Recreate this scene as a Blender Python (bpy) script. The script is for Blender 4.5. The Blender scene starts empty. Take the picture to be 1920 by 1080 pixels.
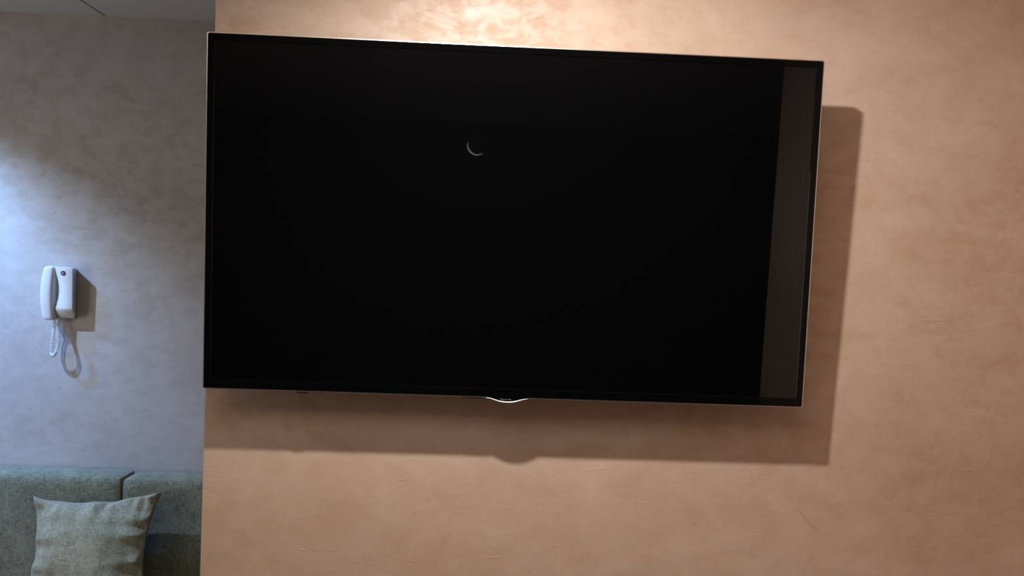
import bpy, bmesh, math, random
from mathutils import Vector, Matrix, noise

sc = bpy.context.scene
COL = sc.collection
Z0 = 1.70            # camera height above the floor
YB = 1.550           # back wall plane
CEIL = Z0 + 1.007
PI = math.pi

# ------------------------------------------------------------------ camera
cam_d = bpy.data.cameras.new('camera')
cam = bpy.data.objects.new('camera', cam_d)
COL.objects.link(cam)
cam_d.sensor_width = 36.0
cam_d.lens = 36.0 * 1334.3 / 1920.0
cam_d.clip_start = 0.02
R = ((0.9989, 0.0283, -0.0371), (-0.0274, 0.9993, 0.0257), (0.0378, -0.0247, 0.9990))
cam.matrix_world = Matrix((
    (R[0][0], R[0][2], -R[0][1], 0.0),
    (R[1][0], R[1][2], -R[1][1], -1.5283),
    (R[2][0], R[2][2], -R[2][1], Z0),
    (0, 0, 0, 1)))
sc.camera = cam

# ------------------------------------------------------------------ world, light, exposure
w = bpy.data.worlds.new('world')
sc.world = w
w.use_nodes = True
w.node_tree.nodes['Background'].inputs[0].default_value = (0.9, 0.95, 1.0, 1)
w.node_tree.nodes['Background'].inputs[1].default_value = 0.02


def spot(name, loc, aim, power, color, size_deg, blend, radius):
    l = bpy.data.lights.new(name, 'SPOT')
    l.energy = power
    l.color = color
    l.spot_size = math.radians(size_deg)
    l.spot_blend = blend
    l.shadow_soft_size = radius
    o = bpy.data.objects.new(name, l)
    COL.objects.link(o)
    o.location = loc
    d = Vector(aim) - Vector(loc)
    o.rotation_euler = d.to_track_quat('-Z', 'Y').to_euler()
    return o


def area(name, loc, aim, power, color, sx, sy):
    l = bpy.data.lights.new(name, 'AREA')
    l.energy = power
    l.color = color
    l.shape = 'RECTANGLE'
    l.size = sx
    l.size_y = sy
    o = bpy.data.objects.new(name, l)
    COL.objects.link(o)
    o.location = loc
    d = Vector(aim) - Vector(loc)
    o.rotation_euler = d.to_track_quat('-Z', 'Y').to_euler()
    return o


LF = (-0.16, -0.705, Z0 + 0.885)      # surface mounted spot over the television
LB = (-2.60, 0.75, CEIL - 0.035)      # cool recessed spot over the sofa
spot('warm_spot', LF, (LF[0] + 0.36, LF[1] - 0.05, LF[2] - 0.9), 106, (1.0, 0.97, 0.935), 178, 1.0, 0.024)
spot('cool_spot', LB, (-2.62, 0.95, 1.0), 168, (0.45, 0.65, 1.0), 118, 0.6, 0.02)
spot('blue_spot', (-2.95, 0.98, CEIL - 0.03), (-2.46, 1.55, Z0 + 0.0), 235, (0.03, 0.32, 1.0), 55, 1.0, 0.05)
area('side_fill_light', (-4.0, -0.9, Z0 - 0.2), (-1.5, 1.2, Z0 + 0.4), 23, (1.0, 0.95, 0.89), 1.6, 1.8)  # added ambient fill for the back wall and ceiling, no known source
# added soft overhead fill for the shadow side, no such lamp known
area('overhead_fill_light', (-0.9, -1.55, CEIL - 0.03), (-0.9, -1.55, 0), 16, (1.0, 0.88, 0.74), 2.6, 0.9)

sc.view_settings.view_transform = 'Standard'
sc.view_settings.look = 'None'
sc.view_settings.exposure = 0.08
sc.view_settings.gamma = 1.0
sc.view_settings.use_curve_mapping = False


# ------------------------------------------------------------------ material helpers
def mat(name, color=(0.5, 0.5, 0.5), rough=0.5, metal=0.0, spec=0.5, emit=None, estr=0.0, coat=0.0, coat_r=0.1):
    m = bpy.data.materials.new(name)
    m.use_nodes = True
    b = m.node_tree.nodes['Principled BSDF']
    b.inputs['Base Color'].default_value = (*color, 1)
    b.inputs['Roughness'].default_value = rough
    b.inputs['Metallic'].default_value = metal
    b.inputs['Specular IOR Level'].default_value = spec
    b.inputs['Coat Weight'].default_value = coat
    b.inputs['Coat Roughness'].default_value = coat_r
    if emit:
        b.inputs['Emission Color'].default_value = (*emit, 1)
        b.inputs['Emission Strength'].default_value = estr
    return m


def N(nt, t, **kw):
    n = nt.nodes.new(t)
    for k, v in kw.items():
        setattr(n, k, v)
    return n


def ramp(nt, fac, stops):
    r = N(nt, 'ShaderNodeValToRGB')
    e = r.color_ramp.elements
    while len(e) > 1:
        e.remove(e[0])
    e[0].position, e[0].color = stops[0][0], (*stops[0][1], 1)
    for p, c in stops[1:]:
        x = e.new(p)
        x.color = (*c, 1)
    nt.links.new(fac, r.inputs['Fac'])
    return r.outputs['Color']


def noise_n(nt, vec, scale, detail=4, rough=0.55, dist=0.0):
    n = N(nt, 'ShaderNodeTexNoise')
    n.inputs['Scale'].default_value = scale
    n.inputs['Detail'].default_value = detail
    n.inputs['Roughness'].default_value = rough
    n.inputs['Distortion'].default_value = dist
    nt.links.new(vec, n.inputs['Vector'])
    return n.outputs['Fac']


def mix(nt, a, b, fac, mode='MIX'):
    m = N(nt, 'ShaderNodeMix', data_type='RGBA', blend_type=mode)
    L = nt.links
    for sock, v in ((m.inputs[0], fac), (m.inputs[6], a), (m.inputs[7], b)):
        if hasattr(v, 'is_linked'):
            L.new(v, sock)
        elif isinstance(v, (int, float)):
            sock.default_value = v
        else:
            sock.default_value = (*v, 1)
    return m.outputs[2]


def mth(nt, op, a, b=0.0):
    m = N(nt, 'ShaderNodeMath', operation=op)
    for s, v in ((m.inputs[0], a), (m.inputs[1], b)):
        if hasattr(v, 'is_linked'):
            nt.links.new(v, s)
        else:
            s.default_value = v
    return m.outputs[0]


def plaster(name, c_lo, c_mid, c_hi, r_lo=0.30, r_hi=0.62, bump=0.35):
    """polished trowelled plaster: cloudy colour, trowel strokes, uneven gloss"""
    m = bpy.data.materials.new(name)
    m.use_nodes = True
    nt = m.node_tree
    b = nt.nodes['Principled BSDF']
    tc = N(nt, 'ShaderNodeTexCoord')
    ob = tc.outputs['Object']
    mp = N(nt, 'ShaderNodeMapping')
    mp.inputs['Scale'].default_value = (1.0, 1.0, 1.6)
    nt.links.new(ob, mp.inputs['Vector'])
    v = mp.outputs['Vector']
    big = noise_n(nt, v, 1.6, 4, 0.5, 0.4)
    mid = noise_n(nt, v, 6.0, 6, 0.62, 1.2)
    fine = noise_n(nt, v, 26.0, 5, 0.6, 1.5)
    f = mth(nt, 'ADD', mth(nt, 'MULTIPLY', big, 0.6), mth(nt, 'MULTIPLY', mid, 0.4))
    col = ramp(nt, f, [(0.36, c_lo), (0.5, c_mid), (0.64, c_hi)])
    # trowel flakes: plateau edges of a distorted noise
    fl = ramp(nt, noise_n(nt, v, 14.0, 10, 0.72, 0.45), [(0.44, (0, 0, 0)), (0.50, (0.55, 0.55, 0.55)), (0.52, (0.7, 0.7, 0.7)), (0.60, (1, 1, 1))])
    fl2 = ramp(nt, noise_n(nt, v, 34.0, 8, 0.7, 0.4), [(0.56, (0, 0, 0)), (0.575, (1, 1, 1))])
    col = mix(nt, col, c_hi, mth(nt, 'MULTIPLY', fl, 0.12))
    col = mix(nt, col, c_lo, mth(nt, 'MULTIPLY', fl2, 0.09))
    nt.links.new(col, b.inputs['Base Color'])
    # roughness varies with the flakes
    rr = N(nt, 'ShaderNodeMapRange')
    rr.inputs['To Min'].default_value = r_lo
    rr.inputs['To Max'].default_value = r_hi
    nt.links.new(mth(nt, 'ADD', mth(nt, 'MULTIPLY', fl, 0.55), mth(nt, 'MULTIPLY', mid, 0.5)), rr.inputs['Value'])
    nt.links.new(rr.outputs['Result'], b.inputs['Roughness'])
    nt.links.new(mth(nt, 'ADD', mth(nt, 'MULTIPLY', fl, 0.9), mth(nt, 'MULTIPLY', mid, 0.4)), b.inputs['Specular IOR Level'])
    # relief
    h = mth(nt, 'ADD', mth(nt, 'MULTIPLY', fl, 0.06), mth(nt, 'MULTIPLY', fl2, 0.04))
    h = mth(nt, 'ADD', h, mth(nt, 'MULTIPLY', mid, 0.45))
    h = mth(nt, 'ADD', h, mth(nt, 'MULTIPLY', fine, 0.10))
    h = mth(nt, 'ADD', h, mth(nt, 'MULTIPLY', big, 1.2))
    # sparse fine scratches, stretched
    mp2 = N(nt, 'ShaderNodeMapping')
    mp2.inputs['Rotation'].default_value = (0, 0.25, 0)
    mp2.inputs['Scale'].default_value = (6, 6, 55)
    nt.links.new(ob, mp2.inputs['Vector'])
    scr = ramp(nt, noise_n(nt, mp2.outputs['Vector'], 1.6, 3, 0.5, 0.6), [(0.68, (0, 0, 0)), (0.74, (1, 1, 1))])
    h = mth(nt, 'ADD', h, mth(nt, 'MULTIPLY', scr, 0.22))
    bp = N(nt, 'ShaderNodeBump')
    bp.inputs['Strength'].default_value = bump
    bp.inputs['Distance'].default_value = 0.004
    nt.links.new(h, bp.inputs['Height'])
    nt.links.new(bp.outputs['Normal'], b.inputs['Normal'])
    return m


def fabric(name, c_dark, c_light, scale=1.0, bump=0.5):
    m = bpy.data.materials.new(name)
    m.use_nodes = True
    nt = m.node_tree
    b = nt.nodes['Principled BSDF']
    tc = N(nt, 'ShaderNodeTexCoord')
    ob = tc.outputs['Object']

    def strands(sx, sz):
        mp = N(nt, 'ShaderNodeMapping')
        mp.inputs['Scale'].default_value = (sx * scale, 260 * scale, sz * scale)
        nt.links.new(ob, mp.inputs['Vector'])
        return noise_n(nt, mp.outputs['Vector'], 1.0, 3, 0.6, 0.2)
    a = strands(90, 420)
    c = strands(420, 90)
    cl = noise_n(nt, ob, 14, 4, 0.6)
    f = mth(nt, 'MULTIPLY', mth(nt, 'ADD', a, c), 0.5)
    f2 = mth(nt, 'ADD', mth(nt, 'MULTIPLY', f, 0.75), mth(nt, 'MULTIPLY', cl, 0.25))
    col = ramp(nt, f2, [(0.40, c_dark), (0.60, c_light)])
    nt.links.new(col, b.inputs['Base Color'])
    b.inputs['Roughness'].default_value = 0.9
    b.inputs['Sheen Weight'].default_value = 0.25
    b.inputs['Sheen Roughness'].default_value = 0.5
    b.inputs['Specular IOR Level'].default_value = 0.2
    bp = N(nt, 'ShaderNodeBump')
    bp.inputs['Strength'].default_value = bump
    bp.inputs['Distance'].default_value = 0.002
    nt.links.new(f, bp.inputs['Height'])
    nt.links.new(bp.outputs['Normal'], b.inputs['Normal'])
    return m


M = {}
M['tv_wall'] = plaster('peach_plaster', (0.46, 0.298, 0.205), (0.52, 0.360, 0.265), (0.58, 0.42, 0.32), 0.66, 0.53)
M['back_wall'] = plaster('grey_plaster', (0.40, 0.36, 0.34), (0.45, 0.41, 0.38), (0.50, 0.46, 0.44), bump=0.3)
M['ceiling'] = mat('ceiling_paint', (0.70, 0.70, 0.68), 0.8, spec=0.2)
M['groove'] = mat('ceiling_joint', (0.30, 0.30, 0.29), 0.9)
M['dark_wall'] = mat('dark_rear_wall', (0.035, 0.03, 0.028), 0.8)
M['screen'] = mat('screen_glass', (0.0015, 0.0015, 0.0018), 0.018, spec=0.52)
M['bezel'] = mat('black_bezel', (0.002, 0.002, 0.002), 0.05, spec=0.14)
M['silver'] = mat('brushed_silver', (0.62, 0.60, 0.58), 0.32, metal=1.0)
M['chrome'] = mat('bright_chrome', (0.95, 0.94, 0.92), 0.12, metal=1.0)
M['lip'] = mat('bright_lip', (0.93, 0.92, 0.90), 0.35, metal=0.35)
M['black_plastic'] = mat('black_plastic', (0.012, 0.012, 0.012), 0.45)
M['steel'] = mat('bracket_steel', (0.08, 0.08, 0.08), 0.5, metal=0.6)
M['print'] = mat('printed_mark', (0.26, 0.26, 0.25), 0.5)
M['white_plastic'] = mat('white_plastic', (0.70, 0.71, 0.71), 0.38)
M['cord'] = mat('white_cord', (0.78, 0.78, 0.78), 0.35)
M['button'] = mat('button_navy', (0.015, 0.02, 0.045), 0.35)
M['icon'] = mat('button_print', (0.45, 0.5, 0.6), 0.5)
M['sofa'] = fabric('sofa_weave', (0.10, 0.105, 0.068), (0.28, 0.275, 0.19), 0.5)
M['pillow'] = fabric('pillow_linen', (0.20, 0.20, 0.135), (0.41, 0.395, 0.29), 0.6)
M['seam'] = mat('seam_thread', (0.10, 0.11, 0.09), 0.9)
M['lamp_body'] = mat('lamp_white', (0.8, 0.8, 0.8), 0.4)
M['lens_warm'] = mat('lens_warm', (0.9, 0.85, 0.8), 0.3, emit=(1, 0.87, 0.74), estr=6)
M['lens_cool'] = mat('lens_cool', (0.8, 0.9, 1), 0.3, emit=(0.42, 0.68, 1), estr=6)
M['clock_face'] = mat('clock_face', (0.02, 0.02, 0.02), 0.5)


def wood_floor():
    m = bpy.data.materials.new('floor_wood')
    m.use_nodes = True
    nt = m.node_tree
    b = nt.nodes['Principled BSDF']
    tc = N(nt, 'ShaderNodeTexCoord')
    mp = N(nt, 'ShaderNodeMapping')
    mp.inputs['Scale'].default_value = (12, 1.2, 1)
    nt.links.new(tc.outputs['Object'], mp.inputs['Vector'])
    f = noise_n(nt, mp.outputs['Vector'], 3, 6, 0.6, 0.5)
    nt.links.new(ramp(nt, f, [(0.3, (0.10, 0.055, 0.03)), (0.7, (0.22, 0.13, 0.075))]), b.inputs['Base Color'])
    b.inputs['Roughness'].default_value = 0.45
    return m


M['floor'] = wood_floor()


# ------------------------------------------------------------------ geometry helpers
def link(name, bm, m, parent=None, smooth=True):
    me = bpy.data.meshes.new(name)
    bmesh.ops.recalc_face_normals(bm, faces=bm.faces)
    bm.to_mesh(me)
    bm.free()
    if smooth:
        for p in me.polygons:
            p.use_smooth = True
    me.materials.append(m)
    o = bpy.data.objects.new(name, me)
    COL.objects.link(o)
    o.parent = parent
    if smooth:
        try:
            me.set_sharp_from_angle(angle=math.radians(35))
        except Exception:
            pass
    return o


def struct(o):
    o['kind'] = 'structure'
    return o


def box(bm, x0, x1, y0, y1, z0, z1, bev=0.0, seg=2):
    r = bmesh.ops.create_cube(bm, size=1.0)
    vs = r['verts']
    for v in vs:
        v.co = Vector(((x0 + x1) / 2 + v.co.x * (x1 - x0), (y0 + y1) / 2 + v.co.y * (y1 - y0), (z0 + z1) / 2 + v.co.z * (z1 - z0)))
    if bev > 0:
        es = list({e for v in vs for e in v.link_edges})
        bmesh.ops.bevel(bm, geom=es, offset=bev, segments=seg, profile=0.5, affect='EDGES')


def boxo(name, m, x0, x1, y0, y1, z0, z1, parent=None, bev=0.0, seg=2):
    bm = bmesh.new()
    box(bm, x0, x1, y0, y1, z0, z1, bev, seg)
    return link(name, bm, m, parent, smooth=bev > 0)


def empty(name, loc, label, cat, group=None):
    o = bpy.data.objects.new(name, None)
    COL.objects.link(o)
    o.location = loc
    o.empty_display_size = 0.05
    o['label'] = label
    o['category'] = cat
    if group:
        o['group'] = group
    return o


def rrect(wd, z0, z1, r, seg=6):
    """rounded rectangle outline (x, z), centred in x, counter-clockwise"""
    pts = []
    cs = ((wd / 2 - r, z1 - r, 0), (-wd / 2 + r, z1 - r, 90), (-wd / 2 + r, z0 + r, 180), (wd / 2 - r, z0 + r, 270))
    for cx, cz, a0 in cs:
        for i in range(seg + 1):
            a = math.radians(a0 + 90 * i / seg)
            pts.append((cx + r * math.cos(a), cz + r * math.sin(a)))
    return pts


def loft(bm, rings, closed=True, cap0=True, cap1=True):
    """rings: lists of 3-D points with equal counts"""
    vr = [[bm.verts.new(p) for p in r] for r in rings]
    n = len(vr[0])
    for a, b in zip(vr, vr[1:]):
        for i in range(n if closed else n - 1):
            j = (i + 1) % n
            bm.faces.new((a[i], a[j], b[j], b[i]))
    if cap0:
        bm.faces.new(vr[0])
    if cap1:
        bm.faces.new(list(reversed(vr[-1])))
    return vr


def ring_loft(bm, rings):
    """closed tube of rings (first joined to last): makes a frame"""
    vr = [[bm.verts.new(p) for p in r] for r in rings]
    n = len(vr[0])
    for k in range(len(vr)):
        a, b = vr[k], vr[(k + 1) % len(vr)]
        for i in range(n):
            j = (i + 1) % n
            bm.faces.new((a[i], a[j], b[j], b[i]))


def tube(bm, pts, r, seg=8, cap=True):
    pts = [Vector(p) for p in pts]
    rings = []
    up = Vector((0, 0, 1))
    t0 = (pts[1] - pts[0]).normalized()
    nrm = t0.cross(up if abs(t0.z) < 0.9 else Vector((1, 0, 0))).normalized()
    for i, p in enumerate(pts):
        t = (pts[min(i + 1, len(pts) - 1)] - pts[max(i - 1, 0)]).normalized()
        nrm = (nrm - t * nrm.dot(t)).normalized()
        bn = t.cross(nrm)
        rr = r[i] if isinstance(r, (list, tuple)) else r
        rings.append([p + (nrm * math.cos(2 * PI * k / seg) + bn * math.sin(2 * PI * k / seg)) * rr for k in range(seg)])
    loft(bm, rings, True, cap, cap)


def lathe(bm, prof, seg=32, cx=0, cy=0, axis='Z'):
    """prof: (radius, height)"""
    rings = []
    for r, h in prof:
        ring = []
        for k in range(seg):
            a = 2 * PI * k / seg
            if axis == 'Z':
                ring.append((cx + r * math.cos(a), cy + r * math.sin(a), h))
            else:
                ring.append((cx + r * math.cos(a), h, cy + r * math.sin(a)))
        rings.append(ring)
    loft(bm, rings)


def soft_box(wd, dp, ht, r, puff=0.0, n=14, seed=0, wob=0.0):
    """upholstered block, origin bottom centre-back; rounded edges, puffed faces"""
    bm = bmesh.new()
    nx = max(6, int(wd / 0.035))
    nz = max(6, int(ht / 0.03))
    ny = max(5, int(dp / 0.025))

    def grid(n_):
        # denser towards both ends so that the rounding is smooth
        out = []
        for i in range(n_ + 1):
            t = i / n_
            out.append(0.5 - 0.5 * math.cos(PI * t) if n_ < 12 else t * 0.6 + 0.4 * (0.5 - 0.5 * math.cos(PI * t)))
        return out
    gx, gy, gz = grid(nx), grid(ny), grid(nz)
    cache = {}

    def V(i, j, k):
        key = (i, j, k)
        if key in cache:
            return cache[key]
        x, y, z = (gx[i] - 0.5) * wd, (gy[j] - 0.5) * dp, (gz[k] - 0.5) * ht
        hx, hy, hz = wd / 2 - r, dp / 2 - r, ht / 2 - r
        c = Vector((max(-hx, min(hx, x)), max(-hy, min(hy, y)), max(-hz, min(hz, z))))
        d = Vector((x, y, z)) - c
        if d.length > 1e-9:
            m_ = max(abs(d.x), abs(d.y), abs(d.z))
            d = d.normalized() * m_
        p = c + d
        fx, fz = 1 - (2 * x / wd) ** 4, 1 - (2 * z / ht) ** 4
        fy = 1 - (2 * y / dp) ** 2
        p.y += puff * (1 if y > 0 else -1) * fx * fz * (abs(2 * y / dp))
        p.z += puff * 0.6 * (1 if z > 0 else -1) * fx * fy * abs(2 * z / ht)
        if wob:
            q = Vector((p.x * 4 + seed * 7, p.y * 4, p.z * 5))
            p += noise.noise_vector(q) * wob
        v = bm.verts.new(p + Vector((0, -dp / 2, ht / 2)))
        cache[key] = v
        return v
    for i in range(nx):
        for k in range(nz):
            bm.faces.new((V(i, 0, k), V(i + 1, 0, k), V(i + 1, 0, k + 1), V(i, 0, k + 1)))
            bm.faces.new((V(i, ny, k), V(i, ny, k + 1), V(i + 1, ny, k + 1), V(i + 1, ny, k)))
    for i in range(nx):
        for j in range(ny):
            bm.faces.new((V(i, j, 0), V(i, j + 1, 0), V(i + 1, j + 1, 0), V(i + 1, j, 0)))
            bm.faces.new((V(i, j, nz), V(i + 1, j, nz), V(i + 1, j + 1, nz), V(i, j + 1, nz)))
    for j in range(ny):
        for k in range(nz):
            bm.faces.new((V(0, j, k), V(0, j, k + 1), V(0, j + 1, k + 1), V(0, j + 1, k)))
            bm.faces.new((V(nx, j, k), V(nx, j + 1, k), V(nx, j + 1, k + 1), V(nx, j, k + 1)))
    return bm


# ------------------------------------------------------------------ room shell
XE = -0.604          # free end of the television wall
XR = 1.215           # right wall
XL = -4.3
YR = -5.6            # rear wall, behind the camera
struct(boxo('floor', M['floor'], XL - 0.1, 4.1, YR - 0.1, YB + 0.1, -0.1, 0.0))
struct(boxo('wall_back', M['back_wall'], XL - 0.1, XR + 0.1, YB, YB + 0.12, 0.0, CEIL + 0.05))
tvw = struct(boxo('wall_front', M['tv_wall'], XE, XR, 0.0, 0.16, 0.0, CEIL, bev=0.004, seg=3))
struct(boxo('wall_left', M['back_wall'], XL - 0.1, XL, YR, YB, 0.0, CEIL))
struct(boxo('wall_right', M['tv_wall'], XR, XR + 0.12, -1.72, YB, 0.0, CEIL))
struct(boxo('wall_side', M['dark_wall'], 4.0, 4.1, YR, -1.72, 0.0, CEIL))
struct(boxo('wall_return', M['dark_wall'], XR + 0.12, 4.0, -1.72, -1.60, 0.0, CEIL))
struct(boxo('wall_rear', M['dark_wall'], XL, 4.0, YR - 0.1, YR, 0.0, CEIL))

# ceiling: backing slab with plasterboard panels, open joints between them
cl = struct(boxo('ceiling', M['groove'], XL - 0.1, 4.1, YR - 0.1, YB + 0.1, CEIL + 0.006, CEIL + 0.1))
edges = [-1.671 + 1.2 * k for k in range(-2, 5)]
prev = XL
for e in edges + [4.0]:
    x1 = min(e, 4.0)
    if x1 - prev > 0.05:
        boxo('panel', M['ceiling'], prev + 0.0055, x1 - 0.0055, -0.6, YB, CEIL, CEIL + 0.006, cl)
    prev = x1
boxo('panel', M['ceiling'], XL, 4.0, YR, -0.605, CEIL, CEIL + 0.006, cl)

# thin scratch cut into the plaster to the lower right of the television
bm = bmesh.new()
tube(bm, [(0.690, 0.0002, Z0 - 0.502), (0.709, 0.0002, Z0 - 0.522), (0.727, 0.0002, Z0 - 0.544)], 0.0005, 6)
scr = link('scratch', bm, mat('scratch_shade', (0.25, 0.16, 0.10), 0.9), tvw)

# ------------------------------------------------------------------ lamps
t = empty('ceiling_spotlight', (LF[0], LF[1], CEIL), 'white cylinder ceiling spotlight above the television', 'lamp')
bm = bmesh.new()
lathe(bm, [(0.028, 0.0), (0.046, 0.0), (0.046, -0.112), (0.043, -0.114), (0.041, -0.112), (0.036, -0.095), (0.0, -0.095)][::-1][0:6], 36)
link('lamp_body', bm, M['lamp_body'], t)
bm = bmesh.new()
lathe(bm, [(0.001, -0.0935), (0.034, -0.0935), (0.034, -0.0955), (0.001, -0.0955)], 32)
link('lens', bm, M['lens_warm'], t)
t = empty('recessed_downlight', (LB[0], LB[1], CEIL), 'cool white recessed downlight in the ceiling over the sofa', 'lamp')
bm = bmesh.new()
ring_loft(bm, [[(r * math.cos(a * PI / 16), r * math.sin(a * PI / 16), h) for a in range(32)] for r, h in ((0.052, 0.0), (0.052, -0.004), (0.041, -0.006), (0.038, 0.0))])
link('trim_ring', bm, M['silver'], t)
bm = bmesh.new()
lathe(bm, [(0.001, -0.0005), (0.037, -0.0005), (0.037, -0.002), (0.001, -0.002)], 32)
link('lens', bm, M['lens_cool'], t)

# made-up casing round the added overhead fill light, and the second recessed lamp
t = empty('overhead_fill_frame', (-0.9, -1.55, CEIL), 'unseen frame round the added overhead fill light in front of the television wall', 'lamp')
bm = bmesh.new()
ring_loft(bm, [[(sx * hx, sy * hy, z) for sx, sy in ((-1, -1), (1, -1), (1, 1), (-1, 1))] for hx, hy, z in ((1.34, 0.49, 0.0), (1.34, 0.49, -0.035), (1.31, 0.46, -0.035), (1.31, 0.46, 0.0))])
link('frame', bm, M['lamp_body'], t, smooth=False)
t = empty('wall_washer_lamp', (-2.95, 0.98, CEIL), 'small blue ceiling lamp washing the wall left of the intercom', 'lamp')
bm = bmesh.new()
ring_loft(bm, [[(r * math.cos(a * PI / 16), r * math.sin(a * PI / 16), h) for a in range(32)] for r, h in ((0.075, 0.0), (0.075, -0.010), (0.066, -0.012), (0.062, 0.0))])
link('trim_ring', bm, M['silver'], t)
# made-up opening frame on the left wall, dressing the added side fill light
bm = bmesh.new()
ring_loft(bm, [[(x, -0.9 + sy * hy, Z0 - 0.2 + sz * hz) for sy, sz in ((-1, -1), (1, -1), (1, 1), (-1, 1))] for hy, hz, x in ((0.95, 1.0, XL), (0.95, 1.0, XL + 0.04), (0.88, 0.93, XL + 0.04), (0.88, 0.93, XL))])
struct(link('side_fill_frame', bm, M['lamp_body'], None, smooth=False))

# ------------------------------------------------------------------ television
TH = 0.0363
TW, THT = 1.230, 0.7085
ctr = Vector((0.038, -0.09, Z0 + 0.0918))
upv = Vector((0, -math.sin(TH), math.cos(TH)))
tv = empty('television', ctr - upv * (THT / 2), 'large flat black television mounted on the peach plaster wall, tilted slightly down', 'television')
tv.rotation_euler = (TH, 0, 0.0018)


def rr3(inset, y, r, seg=6, z_extra=0.0):
    return [(x, y, z) for x, z in rrect(TW - 2 * inset, inset + z_extra, THT - inset, r, seg)]


# slim silver edge band running round the set
bm = bmesh.new()
ring_loft(bm, [rr3(0.0022, -0.0008, 0.0035), rr3(0.0004, -0.0004, 0.0045), rr3(0.0, 0.001, 0.005), rr3(0.0, 0.011, 0.005), rr3(0.004, 0.012, 0.004), rr3(0.004, 0.0006, 0.003), rr3(0.0024, 0.0004, 0.003)])
link('edge_band', bm, M['silver'], tv)
# black glass bezel with a chamfered inner edge
bm = bmesh.new()
ring_loft(bm, [rr3(0.0023, 0.0, 0.003), rr3(0.0145, 0.0, 0.002, z_extra=0.004), rr3(0.0155, 0.0012, 0.0015, z_extra=0.004), rr3(0.0155, 0.008, 0.0015, z_extra=0.004), rr3(0.0023, 0.008, 0.003)])
link('bezel', bm, M['bezel'], tv, smooth=False)
bm = bmesh.new()
loft(bm, [rr3(0.0152, 0.0014, 0.0015, z_extra=0.004), rr3(0.0152, 0.0075, 0.0015, z_extra=0.004)])
link('screen', bm, M['screen'], tv, smooth=False)
# rear housing with rounded, tapering corners
bm = bmesh.new()
hs = []
for inset, y, r in ((0.004, 0.0085, 0.005), (0.008, 0.013, 0.012), (0.045, 0.030, 0.03), (0.09, 0.046, 0.05), (0.12, 0.049, 0.05)):
    hs.append(rr3(inset, y, r))
loft(bm, hs)
link('rear_housing', bm, M['black_plastic'], tv)
# wall bracket: wall plate, two rails and arms behind the set
bm = bmesh.new()
box(bm, -0.22, 0.22, 0.060, 0.064, 0.22, 0.46, 0.001)
for sx in (-0.17, 0.17):
    box(bm, sx - 0.015, sx + 0.015, 0.048, 0.062, 0.14, 0.56, 0.001)
link('wall_bracket', bm, M['steel'], tv)
# chin ornament: black tongue with a bright curved lip
OX = 0.0018


def chin(u):   # u in -1..1 -> drop below the edge
    return 0.0078 * (0.5 + 0.5 * math.cos(PI * abs(u) ** 1.25))


bm = bmesh.new()
nch = 32
top, bot = [], []
fr, bk = [], []
for i in range(nch + 1):
    u = -1 + 2 * i / nch
    x = OX + u * 0.0425
    fr.append(((x, -0.0011, 0.003), (x, -0.0011, 0.0012 - chin(u))))
    bk.append(((x, 0.009, 0.006), (x, 0.009, 0.0008 - chin(u))))
vf = [[bm.verts.new(p) for p in q] for q in fr]
vb = [[bm.verts.new(p) for p in q] for q in bk]
for i in range(nch):
    bm.faces.new((vf[i][0], vf[i + 1][0], vf[i + 1][1], vf[i][1]))
    bm.faces.new((vb[i][0], vb[i][1], vb[i + 1][1], vb[i + 1][0]))
    bm.faces.new((vf[i][0], vb[i][0], vb[i + 1][0], vf[i + 1][0]))
    bm.faces.new((vf[i][1], vf[i + 1][1], vb[i + 1][1], vb[i][1]))
for i in (0, nch):
    bm.faces.new((vf[i][0], vf[i][1], vb[i][1], vb[i][0]))
tong = link('chin_tongue', bm, M['bezel'], tv, smooth=False)
bm = bmesh.new()
rings = []
for i in range(nch + 1):
    u = -1 + 2 * i / nch
    x = OX + u * 0.0425
    z = 0.0006 - chin(u)
    hh = 0.0009 + 0.0004 * (1 - u * u)
    e_ = 1 - abs(u) ** 3
    yo = -0.0012 - 0.0022 * e_
    rings.append([(x, yo, z - hh * 0.5), (x, yo + 0.0002, z - hh * 0.1), (x, yo + 0.0022, z + hh * 0.9), (x, 0.0035, z + hh * 0.9), (x, 0.0035, z - hh * 0.7), (x, yo + 0.001, z - hh * 0.8)])
loft(bm, rings)
link('chin_lip', bm, M['lip'], tv)
# tiny print on the tongue: seven letter-like strokes, too small to read in the photograph
bm = bmesh.new()
strokes = [(-0.0115, 0.0030, 0.0011), (-0.0085, 0.0018, 0.0022), (-0.0050, 0.0014, 0.0016), (-0.0022, 0.0014, 0.0020), (0.0008, 0.0014, 0.0016), (0.0040, 0.0014, 0.0018), (0.0072, 0.0028, 0.0012), (0.0094, 0.0020, 0.0010)]
for sx, sh_, sw in strokes:
    box(bm, OX - 0.002 + sx - sw / 2, OX - 0.002 + sx + sw / 2, -0.0014, -0.0010, -0.0026, -0.0026 + sh_ * 0.8)
link('lettering', bm, M['print'], tong, smooth=False)
# sensor strip and small foot under the lower edge
boxo('sensor_strip', M['black_plastic'], -0.0905, -0.0485, 0.0002, 0.010, -0.0022, 0.0012, tv, 0.0006)
boxo('lower_clip', M['black_plastic'], -0.4260, -0.4040, 0.0002, 0.010, -0.0040, 0.0012, tv, 0.0008)
bm = bmesh.new()
lathe(bm, [(0.0002, 0.0015), (0.0012, 0.0015), (0.0014, 0.0023), (0.0002, 0.0023)], 12, -TW / 2 + 0.021, 0.0165, 'Y')
link('standby_light', bm, mat('standby_lens', (0.12, 0.12, 0.12), 0.4), tv)

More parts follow.
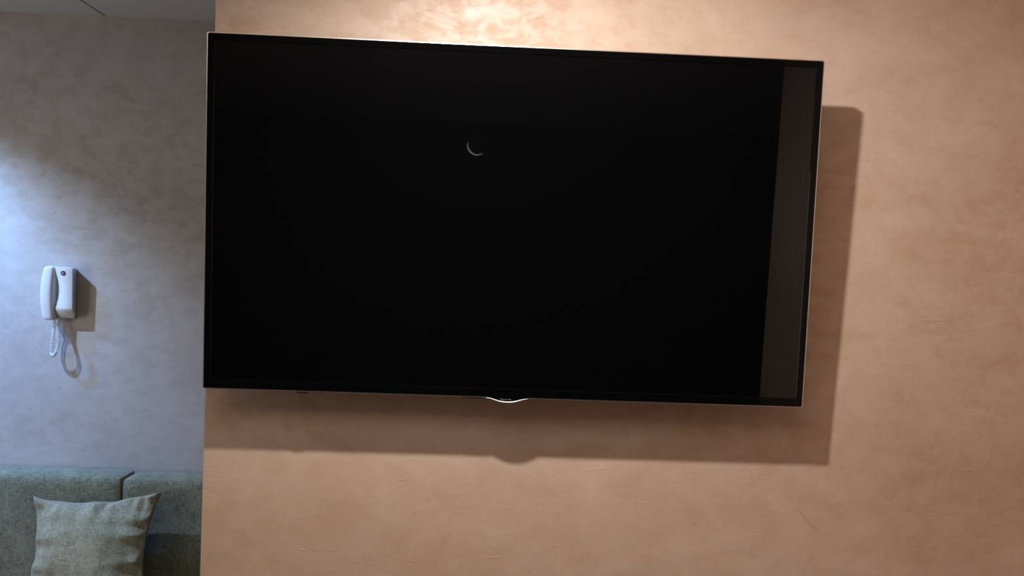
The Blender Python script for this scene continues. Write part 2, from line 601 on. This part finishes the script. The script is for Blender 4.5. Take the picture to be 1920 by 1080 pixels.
# ------------------------------------------------------------------ intercom handset phone on the back wall
IX, IZ = -1.812, Z0 - 0.272
ic = empty('intercom_phone', (IX, YB, IZ), 'white wall intercom telephone with coiled cord, mounted above the sofa', 'intercom')
# local: x from -0.071 to 0.064, y negative towards the room, z 0..0.22


def prism(bm, outline, y_fn, y_back):
    """outline of (x, z); front depth from y_fn(x, z)"""
    f = [bm.verts.new((x, y_fn(x, z), z)) for x, z in outline]
    b = [bm.verts.new((x, y_back, z)) for x, z in outline]
    n = len(f)
    for i in range(n):
        j = (i + 1) % n
        bm.faces.new((f[i], b[i], b[j], f[j]))
    bm.faces.new(list(reversed(b)))
    return f


# body: right block with concave left flank and a chamfered foot
bm = bmesh.new()
rows = []
nz = 36
H = 0.214
for k in range(nz + 1):
    tz_ = k / nz
    z = 0.002 + H * tz_
    # front depth
    if z < 0.040:
        d = 0.036 + (0.058 - 0.036) * max(0.0, (z - 0.004) / 0.036) ** 0.8
    else:
        d = 0.058 + 0.003 * (z - 0.04) / 0.17
    xr = 0.0635
    edge = min(z - 0.002, 0.002 + H - z)
    rc = 0.010
    if edge < rc:
        cut = rc - math.sqrt(max(0, rc * rc - (rc - edge) ** 2))
        xr -= cut
    scoop = 0.015 * max(0.0, math.sin(PI * min(1, max(0, (z - 0.035) / 0.165)))) ** 1.1
    xl = -0.0085 + scoop
    xb = -0.045
    db = 0.020
    rows.append([(xb, -0.004, z), (xb, -db, z), (xl - 0.004, -db - 0.002, z), (xl, -d + 0.006, z), (xl + 0.001, -d + 0.002, z), (xl + 0.004, -d, z), (xr - 0.005, -d, z), (xr - 0.0015, -d + 0.0015, z), (xr, -d + 0.006, z), (xr - 0.018, -0.012, z), (xr - 0.020, -0.004, z)])
loft(bm, rows)
bdy = link('body', bm, M['white_plastic'], ic)
# wall plate, darker joint below the body
boxo('wall_plate', M['white_plastic'], -0.040, 0.046, -0.012, 0.0, -0.004, 0.210, ic, 0.003)
# round button with ring icon
bm = bmesh.new()
lathe(bm, [(0.0004, -0.056), (0.0098, -0.056), (0.0098, -0.0622), (0.0088, -0.0632), (0.0004, -0.0632)], 28, 0.0245, 0.190, 'Y')
bt = link('door_button', bm, M['button'], ic)
bm = bmesh.new()
ring_loft(bm, [[(0.0245 + r * math.cos(a * PI / 10), y, 0.190 + r * math.sin(a * PI / 10)) for a in range(20)] for r, y in ((0.0042, -0.0633), (0.0042, -0.0637), (0.0030, -0.0637), (0.0030, -0.0633))])
box(bm, 0.0237, 0.0253, -0.0637, -0.0633, 0.1880, 0.1915)
link('button_icon', bm, M['icon'], bt)
# handset: curved bar, ends turned toward the wall
bm = bmesh.new()
rings = []
nz = 44
for k in range(nz + 1):
    s = k / nz
    z = -0.009 + 0.227 * s
    bow = math.sin(PI * s)
    xl = -0.056 - 0.0095 * bow ** 0.8 + (0.004 if s > 0.9 else 0.0) * (s - 0.9) * 10
    xr = -0.0105 - 0.004 * bow
    yf = -0.066 - 0.008 * bow
    yb = -0.020 - 0.010 * max(0.0, math.sin(PI * min(1, max(0, (s - 0.12) / 0.76)))) ** 0.6
    # end rounding
    e = min(s, 1 - s) * 0.233
    rc = 0.011
    q = 0.0
    if e < rc:
        q = rc - math.sqrt(max(0.0, rc * rc - (rc - e) ** 2))
    cx, cy = (xl + xr) / 2, (yf + yb) / 2
    hx, hy = (xr - xl) / 2 - q, (yb - yf) / 2 - q * 0.8
    ring = []
    for a in range(28):
        ang = 2 * PI * a / 28
        ca, sa = math.cos(ang), math.sin(ang)
        p = 3.6
        ring.append((cx + hx * math.copysign(abs(ca) ** (2 / p), ca), cy + hy * math.copysign(abs(sa) ** (2 / p), sa), z))
    rings.append(ring)
loft(bm, rings)
hd = link('handset', bm, M['white_plastic'], ic)
# coiled cord: from the handset foot down in a loop and back to the body
ctrl = [(-0.020, -0.040, -0.004), (-0.024, -0.034, -0.040), (-0.031, -0.030, -0.085), (-0.034, -0.032, -0.130), (-0.027, -0.040, -0.156), (-0.008, -0.050, -0.150), (0.006, -0.054, -0.115), (0.004, -0.050, -0.075), (-0.004, -0.042, -0.038), (0.000, -0.030, 0.004)]


def catmull(P, n):
    P = [Vector(p) for p in P]
    out = []
    m_ = len(P) - 1
    for i in range(n + 1):
        t_ = i / n * m_
        k = min(int(t_), m_ - 1)
        f = t_ - k
        p0, p1, p2, p3 = P[max(k - 1, 0)], P[k], P[k + 1], P[min(k + 2, m_)]
        out.append(0.5 * ((2 * p1) + (-p0 + p2) * f + (2 * p0 - 5 * p1 + 4 * p2 - p3) * f * f + (-p0 + 3 * p1 - 3 * p2 + p3) * f ** 3))
    return out


path = catmull(ctrl, 1100)
turns = 58
nrm = Vector((1, 0, 0))
coil = []
for i, p in enumerate(path):
    t_ = (path[min(i + 1, len(path) - 1)] - path[max(i - 1, 0)]).normalized()
    nrm = (nrm - t_ * nrm.dot(t_)).normalized()
    bn = t_.cross(nrm)
    s = i / (len(path) - 1)
    env = min(1, s / 0.05, (1 - s) / 0.05)
    a = 2 * PI * turns * s
    coil.append(p + (nrm * math.cos(a) + bn * math.sin(a)) * 0.0056 * max(0.05, env))
bm = bmesh.new()
tube(bm, coil, 0.0015, 6)
link('coiled_cord', bm, M['cord'], ic)

# ------------------------------------------------------------------ sofa
SB = 0.793           # height of the sofa back (top)
SD = 0.128
SX0, SX1, SJ = -3.62, -0.30, -1.487
sf = empty('sofa', (-1.96, YB - 0.45, 0.0), 'grey green woven fabric sofa standing along the back wall', 'sofa')


def rel(o):
    o.location = o.location - sf.location
    return o


bm = soft_box(SJ - SX0 + 0.003, SD, SB - 0.30, 0.020, 0.004, seed=1, wob=0.003)
o = link('back_cushion', bm, M['sofa'], sf)
o.location = Vector(((SX0 + SJ) / 2 - 0.003, YB - 0.012, 0.30)) - sf.location
bm = soft_box(SX1 - SJ + 0.003, SD, SB - 0.305, 0.020, 0.004, seed=2, wob=0.003)
o = link('back_cushion', bm, M['sofa'], sf)
o.location = Vector(((SX1 + SJ) / 2 + 0.003, YB - 0.012, 0.30)) - sf.location
for a, b_, sd in ((SX0, SJ, 3), (SJ, SX1, 4)):
    bm = soft_box(b_ - a - 0.006, 0.62, 0.09, 0.035, 0.006, seed=sd, wob=0.003)
    o = link('seat_cushion', bm, M['sofa'], sf)
    o.location = Vector(((a + b_) / 2, YB - SD - 0.012, 0.20)) - sf.location
o = boxo('base', M['sofa'], SX0 + 0.01, SX1 - 0.01, YB - 0.755, YB - 0.01, 0.06, 0.20, None, 0.012)
o.parent = sf
rel(o)
for lx in (SX0 + 0.12, SX1 - 0.12):
    for ly in (YB - 0.69, YB - 0.10):
        bm = bmesh.new()
        lathe(bm, [(0.018, 0.0), (0.026, 0.062)], 16)
        o = link('leg', bm, M['black_plastic'], sf)
        o.location = Vector((lx, ly, 0)) - sf.location

# ------------------------------------------------------------------ throw pillow
pw = empty('throw_pillow', (-1.554, 1.212, 0.331), 'light grey linen throw pillow leaning on the sofa back below the intercom', 'pillow')
pw.rotation_euler = (math.radians(-20), 0, 0)
nU = 64


def lerp(a, b, t_):
    return a + (b - a) * t_


CTL, CTR = Vector((-0.236, 0.418)), Vector((0.256, 0.436))
CBL, CBR = Vector((-0.192, -0.005)), Vector((0.262, -0.010))


def top_e(s):      # s 0..1 left to right
    p = CTL.lerp(CTR, s)
    sag = 0.037 * (math.sin(PI * s ** 0.85) ** 0.55) * (1 - 0.18 * s) if 0 < s < 1 else 0
    if s > 0.65:
        sag = lerp(0.037 * (math.sin(PI * 0.65 ** 0.85) ** 0.55) * (1 - 0.18 * 0.65), 0, ((s - 0.65) / 0.35))
    sag += 0.0025 * math.sin(s * 23) * math.sin(PI * s)
    return p + Vector((0, -sag))


def bot_e(s):
    return CBL.lerp(CBR, s) + Vector((0, 0.02 * math.sin(PI * s)))


def left_e(s):     # s 0..1 bottom to top
    b = 0.030 * math.sin(PI * s ** 1.6) ** 0.8 if 0 < s < 1 else 0
    return CBL.lerp(CTL, s) + Vector((b + 0.002 * math.sin(s * 31) * math.sin(PI * s), 0))


def right_e(s):
    b = 0.040 * math.sin(PI * s ** 1.1) ** 0.8 if 0 < s < 1 else 0
    return CBR.lerp(CTR, s) + Vector((-b, 0))


def coons(u, v):
    a = bot_e(u) * (1 - v) + top_e(u) * v
    b = left_e(v) * (1 - u) + right_e(v) * u
    c = CBL * (1 - u) * (1 - v) + CBR * u * (1 - v) + CTL * (1 - u) * v + CTR * u * v
    return a + b - c


def thick(u, v):
    U, Vv = 2 * u - 1, 2 * v - 1
    a = max(0.0, 1 - abs(U) ** 2.2)
    b = max(0.0, 1 - abs(Vv) ** 2.2)
    return 0.074 * (a * b) ** 0.55


bm = bmesh.new()
grid_f, grid_b = [], []
for i in range(nU + 1):
    rf, rb = [], []
    for k in range(nU + 1):
        u, v = i / nU, k / nU
        # denser near the seams
        u = 0.5 - 0.5 * math.cos(PI * u) if True else u
        v = 0.5 - 0.5 * math.cos(PI * v)
        p = coons(u, v)
        t_ = thick(u, v)
        eu, ev = min(u, 1 - u), min(v, 1 - v)
        wr = 0.0
        if t_ > 0:
            # gathers perpendicular to the seams, fading inward; soft folds inside
            wr += 0.034 * noise.noise(Vector((p.x * 30, p.y * 5, 3.1))) * math.exp(-ev / 0.16) * min(1, ev / 0.03)
            wr += 0.034 * noise.noise(Vector((p.x * 6, p.y * 26, 8.7))) * math.exp(-eu / 0.16) * min(1, eu / 0.03)
            wr += 0.016 * noise.noise(Vector((p.x * 7 + p.y * 4, p.y * 7, 1.7))) * min(1, min(eu, ev) / 0.1)
        bend = -0.02 * ((2 * u - 1) ** 2) * (2 * v - 1)     # ears bent a little forward
        rf.append(bm.verts.new((p.x, bend - t_ - wr, p.y)))
        if i in (0, nU) or k in (0, nU):
            rb.append(rf[-1])
        else:
            rb.append(bm.verts.new((p.x, bend + t_ * 0.8, p.y)))
    grid_f.append(rf)
    grid_b.append(rb)
for i in range(nU):
    for k in range(nU):
        bm.faces.new((grid_f[i][k], grid_f[i + 1][k], grid_f[i + 1][k + 1], grid_f[i][k + 1]))
        bm.faces.new((grid_b[i][k], grid_b[i][k + 1], grid_b[i + 1][k + 1], grid_b[i + 1][k]))
link('cover', bm, M['pillow'], pw)
bm = bmesh.new()
loop = []
for i in range(41):
    loop.append((i / 40, 1.0))
for i in range(1, 41):
    loop.append((1.0, 1 - i / 40))
for i in range(1, 41):
    loop.append((1 - i / 40, 0.0))
for i in range(1, 40):
    loop.append((0.0, i / 40))
pts = []
for u, v in loop:
    p = coons(u, v)
    pts.append((p.x, -0.02 * ((2 * u - 1) ** 2) * (2 * v - 1), p.y))
tube(bm, pts + [pts[0]], 0.0016, 6)
link('seam', bm, M['seam'], pw)
pw.scale = (1.02, 1.02, 1.02)

# ------------------------------------------------------------------ ring lamp seen only as a reflection in the screen
ck = empty('ring_lamp', (-0.17, YR, Z0 + 0.79), 'small round ring lamp, seen faintly mirrored in the television screen', 'lamp')


def arc_tube(a0, a1, R_, r_, n, yy):
    return [(R_ * math.cos(math.radians(lerp(a0, a1, i / n))), yy, R_ * math.sin(math.radians(lerp(a0, a1, i / n)))) for i in range(n + 1)]


bm = bmesh.new()
tube(bm, arc_tube(0, 360, 0.092, 0.010, 60, 0.020), 0.005, 8)
link('rim', bm, M['chrome'], ck)
bm = bmesh.new()
tube(bm, arc_tube(165, 305, 0.092, 0.006, 30, 0.027), [0.0010 + 0.0026 * math.sin(PI * i / 30) for i in range(31)], 8)
link('light_strip', bm, mat('ring_light_strip', (0.9, 0.9, 0.9), 0.4, emit=(1, 0.97, 0.92), estr=5.0), ck)
bm = bmesh.new()
lathe(bm, [(0.001, 0.0), (0.076, 0.0), (0.076, 0.012), (0.001, 0.012)], 36, 0, 0, 'Y')
link('dial', bm, M['clock_face'], ck).name = 'back_plate'
